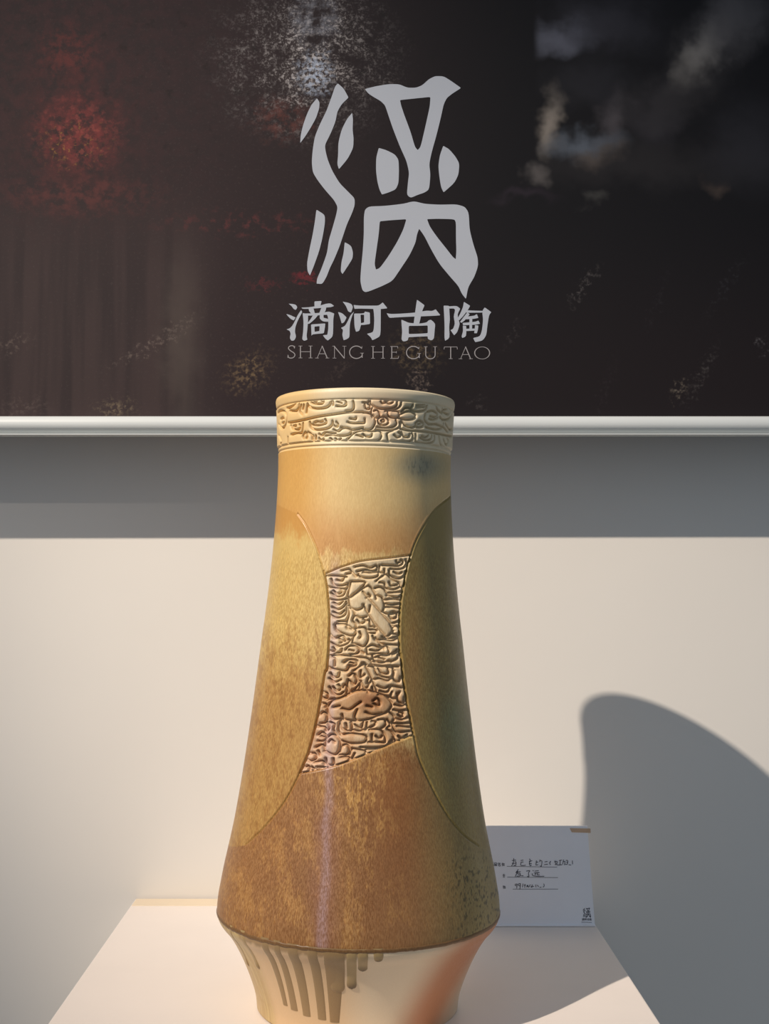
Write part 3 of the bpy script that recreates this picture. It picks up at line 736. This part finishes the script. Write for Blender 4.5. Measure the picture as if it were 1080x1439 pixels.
# ---- glaze colours
C = lambda *c: s2l(c)
def lay(col, f, rgb):
    f = np.clip(f, 0, 1)[..., None]
    return col * (1 - f) + C(*rgb) * f
def ell(U, V, cx, cy, rx, ry, soft=0.6):
    return 1 - sst(np.hypot((U - cx) / rx, (V - cy) / ry), 1 - soft, 1 + soft * 0.5)
def glaze(th, z, region):
    """colour of the fired glaze; region 0 body, 1 carved panel, 2 lens facets, 3 band, 4 foot"""
    fold = np.where(np.abs(th) > math.pi / 2, np.sign(th) * math.pi - th, th)
    P3 = vase_points(fold, z) @ RT.T + V0
    U, V = project(P3)
    n1 = vnoise(U / 14, V / 40, 1, 4); n2 = vnoise(U / 5, V / 22, 11, 3); n3 = vnoise(U / 2.2, V / 7, 21, 2)
    rag = (n1 - 0.5) * 60 + (n2 - 0.5) * 26
    x = np.sin(fold)
    speckle = vnoise(U / 1.6, V / 4.5, 31, 2)
    f2 = region == 2
    plain = np.where(region == 0, 1.0, 0.0)
    col = np.ones(U.shape + (3,)) * C(216, 186, 130)
    # neck: smooth beige, orange towards the flank, smoky blue-green cloud on the other side
    col = lay(col, sst(-x, 0.22, 0.75) * 0.9, (198, 150, 78))
    col = lay(col, sst(V + rag * .35, 690, 765) * 0.8, (190, 138, 80))
    col = lay(col, ell(U, V, 592, 654, 44, 26, .9) * 0.75, (124, 130, 116))
    col = lay(col, ell(U, V, 588, 655, 20, 14, .8) * sst(n3, .5, .62) * 0.5, (70, 80, 72))
    # ragged end of the neck glaze above the panel
    low = sst(V + rag * .45 + speckle * 14 - np.abs(x) * 14, 772, 786)
    col = lay(col, low, (214, 182, 122))
    # lower front, brown and russet
    br = sst(V + rag * .6, 1030, 1080)
    col = lay(col, br * 0.95, (152, 108, 66))
    col = lay(col, br * ell(U, V, 560, 1110, 46, 130, .8) * 0.7, (152, 98, 50))
    col = lay(col, br * ell(U, V, 545, 1240, 60, 100, .9) * 0.6, (132, 88, 52))
    col = lay(col, br * ell(U, V, 420, 1230, 60, 90, .9) * 0.55, (136, 92, 52))
    col = lay(col, br * sst(n1 + (speckle - .5) * .5, .52, .72) * 0.38 * (1 - sst(x, .1, .5)), (196, 150, 88))
    col = lay(col, br * sst(n2 + (speckle - .5) * .7, .52, .66) * ell(U, V, 500, 1110, 50, 90, .8) * 0.7, (210, 164, 98))
    olive = sst(x, 0.30, 0.75)
    col = lay(col, plain * olive * sst(V, 800, 1100) * 0.85, (150, 128, 74))
    col = lay(col, plain * sst(x, .62, .9) * sst(V, 1130, 1220) * 0.7, (152, 138, 90))
    col = lay(col, plain * sst(x, .5, .75) * sst(V, 1170, 1230) * sst(speckle, .60, .70) * 0.8, (70, 60, 32))
    # facets
    left = np.where(f2 & (x < 0), 1.0, 0.0)
    col = lay(col, left, (202, 172, 106))
    col = lay(col, left * (1 - sst(V + rag * .5 + speckle * 20, 745, 778)) * 0.95, (188, 138, 70))
    col = lay(col, left * sst(V + rag * 1.3, 860, 1000) * 0.85, (170, 128, 70))
    col = lay(col, left * sst(n2 + (speckle - .5) * .6, .50, .68) * sst(V, 830, 930) * 0.45, (146, 100, 50))
    col = lay(col, left * sst(n3, .55, .7) * sst(V, 860, 960) * 0.2, (196, 160, 92))
    right = np.where(f2 & (x > 0), 1.0, 0.0)
    col = lay(col, right, (144, 124, 70))
    col = lay(col, right * ell(U, V, 642, 1030, 24, 70, .9) * (0.3 + n1), (134, 134, 92))
    col = lay(col, right * ell(U, V, 580, 950, 16, 130, 1.0) * 0.5, (160, 116, 66))
    col = lay(col, right * sst(V, 1000, 1120) * 0.45, (154, 134, 76))
    # lilac run down the middle
    mid = 472 - (V - 780) * 0.034 + (n1 - .5) * 10
    run = (1 - sst(np.abs(U - mid), 1, 11)) * sst(V, 770, 800) * np.where(f2, 0, 1)
    broad = (1 - sst(np.abs(U - mid), 4, 30)) * sst(V, 1090, 1180) * np.where(f2, 0, 1)
    col = lay(col, broad * 0.5, (150, 106, 90))
    col = lay(col, run * (0.35 + 0.35 * sst(V, 1030, 1090)) * (.55 + .9 * speckle), (170, 138, 136))
    # carved panel
    pn = np.where(region == 1, 1.0, 0.0)
    col = lay(col, pn, (218, 196, 160))
    col = lay(col, pn * sst(V, 860, 1010) * 0.45, (186, 142, 102))
    col = lay(col, pn * ell(U, V, 508, 988, 54, 24, .5) * 0.7, (176, 130, 84))
    col = lay(col, pn * ell(U, V, 520, 985, 22, 14, .8) * 0.6, (142, 84, 46))
    col = lay(col, pn * ell(U, V, 440, 1050, 60, 66, .8) * 0.55, (212, 170, 146))
    col = lay(col, pn * (1 - sst(np.abs(U - mid), 1, 9)) * 0.45, (190, 168, 176))
    col = lay(col, pn * sst(n1, .48, .64) * sst(V, 850, 960) * 0.5, (186, 138, 92))
    col = lay(col, pn * ell(U, V, 548, 900, 30, 60, .9) * sst(n2, .45, .6) * 0.4, (184, 140, 92))
    # carved band
    bd = np.where(region == 3, 1.0, 0.0)
    col = lay(col, bd, (220, 204, 172))
    col = lay(col, bd * sst(-x, .3, .7) * 0.75, (212, 172, 106))
    col = lay(col, bd * ell(U, V, 540, 578, 36, 24, .9) * 0.6, (206, 160, 124))
    col = lay(col, bd * ell(U, V, 575, 572, 16, 12, .9) * 0.4, (120, 132, 96))
    # bare foot
    ft = np.where(region == 4, 1.0, 0.0)
    col = lay(col, ft, (226, 204, 172))
    col = lay(col, ft * sst(-x, -.15, .25) * 0.75, (208, 170, 124))
    flash = 1 - sst(np.abs(x - 0.79 - (1345 - V) * .0018), .04, .38)
    col = lay(col, ft * flash * 0.85, (176, 104, 58))
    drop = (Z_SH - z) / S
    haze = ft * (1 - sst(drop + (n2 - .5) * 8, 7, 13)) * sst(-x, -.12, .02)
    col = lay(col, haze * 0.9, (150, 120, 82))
    col = lay(col, ft * sst(-x, .72, .84) * 0.8, (176, 146, 92))
    col = lay(col, ft * sst(-x, .72, .84) * sst(vnoise(fold * 60, z * 30, 91, 2), .5, .6) * 0.6, (206, 182, 128))
    # how strongly the fine grain of the ash glaze shows
    grain = np.clip(0.22 + 0.78 * sst(V + rag * .5, 750, 800), 0, 1) * np.where(region == 1, .35, np.where(region == 3, .25, np.where(region == 4, .06, 1.0)))
    grain = np.where(region == 2, grain * .75, grain)
    grain = np.where((region == 0) & (x > .1) & (V > 1080), grain * .7, grain)
    return np.concatenate([col, grain[..., None]], -1)

def vase_material(name, rough, coat):
    t = NT(name)
    an = t.new('ShaderNodeAttribute', attribute_name='glaze')
    at, gr = an.outputs['Color'], an.outputs['Alpha']
    co = t.new('ShaderNodeTexCoord').outputs['Object']
    st = t.mapping(co, (1, 1, 0.17))
    n = t.noise(st, 1500, 2, 0.6).outputs[0]
    n2 = t.noise(st, 620, 3, 0.6).outputs[0]
    f1 = t.math('MULTIPLY', t.mapr(n, 0.40, 0.60, 1.0, 0.0), gr)
    f2 = t.math('MULTIPLY', t.mapr(n2, 0.50, 0.68, 0.0, 0.5), gr)
    c = t.mix(f1, at, (0.66, 0.56, 0.42), 'MULTIPLY')
    c = t.mix(f2, c, (1.35, 1.30, 1.15), 'MULTIPLY')
    t.set(Base_Color=c, Roughness=t.mapr(n2, 0.3, 0.7, rough - 0.05, rough + 0.08))
    t.b.inputs['Specular IOR Level'].default_value = 0.45
    t.b.inputs['Coat Weight'].default_value = coat
    t.b.inputs['Coat Roughness'].default_value = 0.2
    t.bump(t.math('MULTIPLY', n, gr), 0.10, 0.0006)
    return t.m
M_GLAZE = vase_material('ash_glaze', 0.42, 0.10)
M_CARVED = vase_material('carved_clay_glaze', 0.5, 0.03)
M_FOOT = vase_material('bare_clay', 0.42, 0.12)

def grid_normals(Pg):
    du = np.roll(Pg, -1, 1) - np.roll(Pg, 1, 1)
    dv = np.gradient(Pg, axis=0)
    N = np.cross(du, dv)
    return N / (np.linalg.norm(N, axis=-1, keepdims=True) + 1e-15)

def ring_part(name, Pg, colg, keep, mat, parent=vase):
    """faces of a closed ring grid (rows upward, columns round) chosen by the mask keep"""
    nr, nc = Pg.shape[:2]
    idx = np.arange(nr * nc).reshape(nr, nc)
    a = idx[:-1]; b = np.roll(idx, -1, 1)[:-1]; c_ = np.roll(idx, -1, 1)[1:]; d = idx[1:]
    quads = np.stack([a, b, c_, d], -1)[keep]
    used, inv = np.unique(quads.ravel(), return_inverse=True)
    quads = inv.reshape(-1, 4)
    co = Pg.reshape(-1, 3)[used]; cl = colg.reshape(-1, 4)[used]
    nm = grid_normals(Pg).reshape(-1, 3)[used]
    me = bpy.data.meshes.new(name)
    me.vertices.add(len(co)); me.vertices.foreach_set('co', co.astype(np.float32).ravel())
    nq = len(quads)
    me.loops.add(nq * 4); me.loops.foreach_set('vertex_index', quads.astype(np.int32).ravel())
    me.polygons.add(nq); me.polygons.foreach_set('loop_start', (np.arange(nq) * 4).astype(np.int32))
    me.polygons.foreach_set('use_smooth', np.ones(nq, bool))
    me.update(calc_edges=True)
    at = me.attributes.new('glaze', 'FLOAT_COLOR', 'POINT')
    at.data.foreach_set('color', cl.astype(np.float32).ravel())
    me.normals_split_custom_set_from_vertices(nm.astype(np.float32))
    return link(name, me, mat, parent)

def spaced(parts):
    return np.concatenate([np.linspace(a, b, n, endpoint=False) for a, b, n in parts])
TH_B = spaced([(-math.pi, -1.75, 40), (-1.75, -0.95, 110), (-0.95, 0.95, 400), (0.95, 1.75, 110), (1.75, math.pi, 40)])
Z_SH = float(zof(1275.0)); Z_BD = float(zof(641.0))
z_c0, z_c1 = PANEL[:, 1].min() - .003, PANEL[:, 1].max() + .003
Z_B = np.concatenate([np.linspace(Z_SH, z_c0, 130, endpoint=False), np.linspace(z_c0, z_c1, 470, endpoint=False), np.linspace(z_c1, Z_BD, 110)])
TT, ZZ = np.meshgrid(TH_B, Z_B)
hh, ins = body_relief(TT, ZZ)
fac = inside(LENS_L, TT * R0, ZZ) | inside(LENS_R, TT * R0, ZZ)
region = np.where(ins, 1, np.where(fac, 2, 0))
PB = vase_points(TT, ZZ, hh)
# slight hand-thrown unevenness of the lower rim
colB = glaze(TT, ZZ, region)
fmid = region[:-1]
pan_f = ins[:-1] & ins[1:] & np.roll(ins, -1, 1)[:-1]
fac_f = fac[:-1] & ~pan_f
ring_part('body', PB, colB, ~(pan_f | fac_f), M_GLAZE)
ring_part('side_facet', PB, colB, fac_f & (TT[:-1] < 0), M_GLAZE)['label'] = 'golden lens-shaped facet'
ring_part('side_facet', PB, colB, fac_f & (TT[:-1] > 0), M_GLAZE)['label'] = 'olive lens-shaped facet'
ring_part('carved_panel', PB, colB, pan_f, M_CARVED)['label'] = 'carved relief of clouds and figures'

# ---- carved cloud band and lip
lines_band = [unroll(s) for s in parse(STR_C, ZC) + parse(STR_D, ZD)]
# the back of the band repeats the front
lines_band += [np.stack([L[:, 0] + (math.pi * R0 if L[:, 0].mean() < 0 else -math.pi * R0), L[:, 1]], 1) for L in lines_band]
Z_T1 = float(zof(578.5)); Z_L1 = float(zof(633.0)); Z_L2 = float(zof(638.5))
F_BAND = dist_field(lines_band, -math.pi * R0 * 1.02, math.pi * R0 * 1.02, Z_BD - 0.004, ZTOP + 0.002, 0.0003, 0.005)
TH_N = spaced([(-math.pi, -1.7, 90), (-1.7, 1.7, 620), (1.7, math.pi, 90)])
Z_N = np.linspace(Z_BD, ZTOP, 130)
TT, ZZ = np.meshgrid(TH_N, Z_N)
d = sample(F_BAND, TT * R0, ZZ, 0.005)
zone = sst(ZZ, Z_L1 + .0003, Z_L1 + .0014) * (1 - sst(ZZ, Z_T1 - .0014, Z_T1 - .0003))
h = zone * (-0.0026 * np.exp(-(d / 0.00072) ** 2) - 0.0004 + 0.0012 * (1 - np.exp(-d / 0.0013)))
for zz, dep, w in ((Z_L1, .0010, .0007), (Z_L2, .0012, .0007), (Z_T1, .0009, .0006)):
    h += -dep * np.exp(-((ZZ - zz) / w) ** 2)
h *= sst(ZZ, Z_BD, Z_BD + .0008)
PN = vase_points(TT, ZZ, h)
ring_part('carved_band', PN, glaze(TT, ZZ, np.full(TT.shape, 3)), np.ones((len(Z_N) - 1, len(TH_N)), bool), M_CARVED)['label'] = 'carved band of cloud scrolls under the lip'

def revolve(name, prof, cols, region, mat):
    TH = np.linspace(-math.pi, math.pi, cols, endpoint=False)
    pr_ = np.array(prof)
    Pg = np.stack([pr_[:, None, 0] * np.sin(TH)[None], -pr_[:, None, 0] * np.cos(TH)[None], np.repeat(pr_[:, 1:2], cols, 1)], -1)
    T2 = np.repeat(TH[None], len(pr_), 0)
    col = glaze(T2, np.clip(Pg[..., 2], 0, ZTOP), np.full(T2.shape, region))
    return ring_part(name, Pg, col, np.ones((len(pr_) - 1, cols), bool), mat)
rt = float(rad(ZTOP))
lip = [(rt, ZTOP), (rt - .0006, ZTOP + .0009), (rt - .0018, ZTOP + .0014), (rt - .0045, ZTOP + .0014), (rt - .0060, ZTOP + .0006), (rt - .0066, ZTOP - .001)]
lip += [(float(rad(z)) - .0068, z) for z in np.linspace(ZTOP - .004, 0.012, 50)] + [(0.001, 0.010)]
revolve('lip_and_inner_wall', lip, 220, 3, M_FOOT)

# ---- bare foot
zs = np.concatenate([np.linspace(0.0, 0.004, 8, endpoint=False), np.linspace(0.004, Z_SH, 90)])
foot_prof = [(0.001, 0.0006), (0.060, 0.0006), (float(rad(0)) - .0016, 0.0)] + [(float(rad(z)), z) for z in zs[1:]]
foot = revolve('foot', foot_prof, 400, 4, M_FOOT)
foot['label'] = 'bare cream clay foot under the glaze line'

# rolled edge of the glaze where it stops above the foot
def glaze_roll():
    n = 360
    TH = np.linspace(-math.pi, math.pi, n, endpoint=False)
    zc = Z_SH - 0.0004 + 0.0006 * (vnoise(TH * 30 + 50, TH * 0 + 3.3, 77, 2) - 0.5) * 2
    Pg = []
    for a in np.linspace(-95, 95, 9):
        r = math.radians(a)
        zz = zc + 0.0018 * math.sin(r)
        Pg.append(vase_points(TH, zz, 0.0010 * math.cos(r) - 0.0003))
    Pg = np.array(Pg)
    col = np.ones(Pg.shape[:2] + (4,)) * np.append(C(118, 86, 50), 0.6)
    return ring_part('glaze_edge', Pg, col, np.ones((8, n), bool), M_GLAZE, vase)
glaze_roll()['label'] = 'dark rolled edge of the glaze'

# ---- runs of glaze down the foot
def drip(p_top, p_bot, w0, w1, taper=False, tip=True, c0=(138, 112, 74), c1=(110, 84, 52), tall=0.0009):
    th, z = to_vase(np.array([p_top[0], p_bot[0]]), np.array([p_top[1], p_bot[1]]))
    n, m = 26, 9
    Pv, Cv = [], []
    for k in range(n):
        f = k / (n - 1)
        zc = z[0] + (z[1] - z[0]) * f
        tc = th[0] + (th[1] - th[0]) * (f ** 0.9)
        w = (w0 + (w1 - w0) * f) * S
        e = 1.0
        endz = 1 - f
        if tip:
            L = abs(z[1] - z[0]); q = endz * L / (w * 0.5)
            e = math.sqrt(max(0.0, 1 - (1 - min(1, q)) ** 2))
        bulge = tall * (0.75 + (0.9 * math.exp(-((endz - 0.08) / 0.10) ** 2) if tip else 0.0))
        for j in range(m):
            s_ = -1 + 2 * j / (m - 1)
            hh_ = bulge * math.sqrt(max(0, 1 - s_ * s_)) * (0.25 + 0.75 * e) - 0.00025
            r = float(rad(zc))
            tw = tc + s_ * 0.5 * w * max(e, 0.02) / r
            Pv.append(((r + hh_) * math.sin(tw), -(r + hh_) * math.cos(tw), zc))
            dark = math.exp(-(endz / 0.16) ** 2) if tip else 0.3 * f
            Cv.append(list(C(*c0) * (1 - dark) + C(*c1) * dark) + [0.1])
    Fc = [(k * m + j, (k + 1) * m + j, (k + 1) * m + j + 1, k * m + j + 1) for k in range(n - 1) for j in range(m - 1)]
    me = bpy.data.meshes.new('glaze_drip')
    me.from_pydata(Pv, [], Fc)
    at = me.attributes.new('glaze', 'FLOAT_COLOR', 'POINT')
    at.data.foreach_set('color', np.array(Cv, np.float32).ravel())
    for p in me.polygons: p.use_smooth = True
    me.update()
    return link('glaze_drip', me, M_FOOT, foot)
DARK = (92, 70, 44)
RUN = dict(tip=False, c0=(152, 124, 84), c1=(150, 118, 78))
drip((531.0, 1333), (531.5, 1352), 15, 13, c0=(168, 142, 98), c1=DARK)
drip((509.5, 1334), (509.5, 1365.5), 15, 13, c0=(168, 142, 98), c1=DARK)
drip((494.0, 1334), (494.0, 1390.5), 15, 13, c0=(168, 142, 98), c1=DARK)
drip((470.0, 1333), (470.0, 1437), 32, 14, tip=False, c0=(152, 124, 84), c1=(132, 96, 58))
drip((473.0, 1333), (474.0, 1396), 26, 20, tip=True, c0=(152, 124, 84), c1=(148, 120, 80))
drip((438.5, 1330), (452.5, 1433), 16, 13, **RUN)
drip((411.0, 1326), (431.0, 1428), 18, 13, **RUN)
drip((389.0, 1321), (413.5, 1420), 12, 13, **RUN)
drip((372.0, 1317), (401.0, 1413), 15, 9, **RUN)
drip((341.0, 1307), (364.0, 1362), 11, 8, tip=True, c0=(168, 140, 94), c1=(150, 122, 80))
drip((325.0, 1300), (350.0, 1358), 8, 7, tip=True, c0=(168, 140, 94), c1=(150, 122, 80))

# ------------------------------------------------------------------ tent card beside the vase
CX0, CX1 = 0.066, 0.2352
cb = on_plane(840.0, 1301.0, (0, 0, ZP), (0, 0, 1))
CYB = float(cb[1]); CYT = CYB + 0.010; CH = 0.0976
card = tag(empty('name_card', ((CX0 + CX1) / 2, CYB, ZP)),
           'folded white paper name card with handwriting, standing on the pedestal behind the vase', 'card')
card_off = Vector(((CX0 + CX1) / 2, CYB, ZP))
def sheet(name, a, b, thick, mat, x0=CX0, x1=CX1, nar=(0.0, 0.0), parent=card):
    """leaning sheet between the lines a and b, each given as (y, z)"""
    a = Vector((0, *a)); b = Vector((0, *b))
    dirn = (b - a).normalized()
    nrm = Vector((0, -dirn.z, dirn.y))
    bm = bmesh.new()
    vs = []
    for q, nn in ((a, nar[0]), (b, nar[1]), (b - nrm * thick, nar[1]), (a - nrm * thick, nar[0])):
        for x in (x0, x1 - nn):
            vs.append(bm.verts.new((x, q.y, q.z)))
    for f in ((0, 1, 3, 2), (2, 3, 5, 4), (4, 5, 7, 6), (6, 7, 1, 0), (0, 2, 4, 6), (1, 7, 5, 3)):
        bm.faces.new([vs[i] for i in f])
    bmesh.ops.recalc_face_normals(bm, faces=bm.faces[:])
    me = bpy.data.meshes.new(name)
    bm.to_mesh(me); bm.free()
    me.transform(Matrix.Translation(-card_off))
    return link(name, me, mat, parent)
z0 = ZP + 0.0008
sheet('front_panel', (CYB, z0), (CYT, ZP + CH), 0.0007, M_CARD, nar=(0, .0055))
sheet('back_panel', (CYT + 0.0018, ZP + CH), (CYT + 0.020, z0), 0.0007, M_CARD, nar=(.0055, 0))
sheet('fold', (CYT - 0.0001, ZP + CH), (CYT + 0.0020, ZP + CH + 0.0001), 0.0007, M_CARD, nar=(.0055, .0055))
sheet('foot_flap', (CYB - 0.0042, ZP + 0.0012), (CYB + 0.0002, ZP + 0.0018), 0.0008, M_CARD)
CN = Vector((0, -(CH), (CYT - CYB))).normalized()
CP = np.array([0, CYB, z0])
on_card = lambda u, v: on_plane(u, v, CP, np.array(CN)) - np.array(card_off)
ZG = zoomed(680, 1195, 7.714)
HAND = """300,110 345,105|320,85 315,140 295,170|330,120 345,130 340,165 320,160|300,140 340,140|395,110 425,105|395,130 425,125|400,130 395,160 420,165 450,160|490,90 500,110|485,120 520,112|500,110 490,140 500,170|490,145 515,140|495,165 515,160|565,110 560,160|565,130 585,125|562,160 585,155|605,100 600,125|600,115 625,115 618,175 605,165|655,125 685,120|650,155 690,150|720,115 708,140 720,155|765,110 775,150 765,155|760,125 790,120 785,155 805,155|810,110 840,105|825,110 820,160|805,160 845,155|860,100 850,150|855,125 875,120 870,160|885,110 905,110 900,150 880,150|890,130 905,130|915,155 940,160|955,110 958,150
370,205 345,240|340,240 395,230|365,225 335,285|355,250 390,250 385,280 350,280|365,265 385,265|395,275 425,275|455,225 495,220 480,245 485,285 465,280|525,215 535,225|545,225 590,220|540,245 600,240|560,245 550,270|580,245 575,265 600,265|520,250 530,275 600,282 650,280
358,365 340,366 335,378 350,385 358,365 352,412|395,360 375,362 368,375 385,385 395,360 385,425|420,360 415,400|430,380 450,375|440,365 440,405|460,400 470,375 480,400 500,370|500,395 540,390|520,370 515,405|560,370 560,400|575,375 590,395|600,400 620,400|645,360 650,385 635,400"""
for ln, in zip(HAND.split('\n')):
    groups = []
    for s in parse(ln, ZG):
        groups.append([ribbon(catmull(s, 3), 0.85)])
    link('handwritten_line', shape_mesh('handwritten_line', groups, on_card, np.array(CN), 0.00012), M_INK, card)
for a, b in (((245, 172), (790, 182)), ((250, 290), (800, 295)), ((310, 420), (800, 420))):
    p = ZG([a, b])
    link('rule_line', shape_mesh('rule_line', [[ribbon(catmull(p, 4), 0.55)]], on_card, np.array(CN), 0.0001), M_GREYINK, card)
# small printed captions before each rule
def caption(cx, cy, kind):
    s = {0: "-14,-8 14,-8|0,-18 0,18|-14,4 14,4|-12,18 12,18", 1: "-12,-16 12,-16 12,-2 -12,-2 -12,-16|-15,4 -2,4 -2,17 -15,17 -15,4|3,4 15,4 15,17 3,17 3,4",
         2: "-10,-18 -16,-4|-10,-14 12,-14 -12,6|-6,2 12,2 12,18 -6,18 -6,2", 3: "-14,-14 -2,-16|-8,-15 -8,18|-15,-4 0,-4|4,-16 2,-6|2,-10 16,-10|8,-10 8,16|2,2 0,12|13,2 16,10"}[kind]
    out = []
    for st in s.split('|'):
        pts = [(cx + float(q.split(',')[0]), cy + float(q.split(',')[1])) for q in st.split()]
        pts = ZG(pts)
        for a, b in zip(pts[:-1], pts[1:]):
            out.append([ribbon([a, b], 0.6)])
    return out
for caps in ([(85, 140, 3), (122, 150, 1), (163, 152, 2), (205, 154, 3)], [(213, 272, 0), (245, 280, 0)][:1], [(216, 400, 3)]):
    g = []
    for (x, y, k) in caps: g += caption(x, y, k)
    link('printed_caption', shape_mesh('printed_caption', g, on_card, np.array(CN), 0.0001), M_GREYINK, card)
# small emblem in the lower corner
mini = lambda p: [(818.5 + (x - 421) / 251 * 11.5, 1275.5 + (y - 107) / 313 * 14.5) for x, y in p]
mini2 = lambda p: [(817.2 + (x - 402) / 286 * 13.6, 1290.2 + (y - 425) / 52 * 3.4) for x, y in p]
g = [[mini(p) for p in e] for e in EMBLEM_PX] + [[mini2(p) for p in e] for gl in CHARS_PX for e in gl]
g.append([ribbon(catmull([(816.5, 1295.8), (831, 1296.3)], 3), 0.5)])
link('small_emblem', shape_mesh('small_emblem', g, on_card, np.array(CN), 0.0001), M_GREYINK, card)
# strip of tape at the upper corner
tp = shape_mesh('tape_patch', [[[(800, 1163.8), (829.2, 1164.3), (829.6, 1170.5), (803, 1169.5)]]], on_card, np.array(CN), 0.0002)
link('tape_patch', tp, M_TAPE, card)
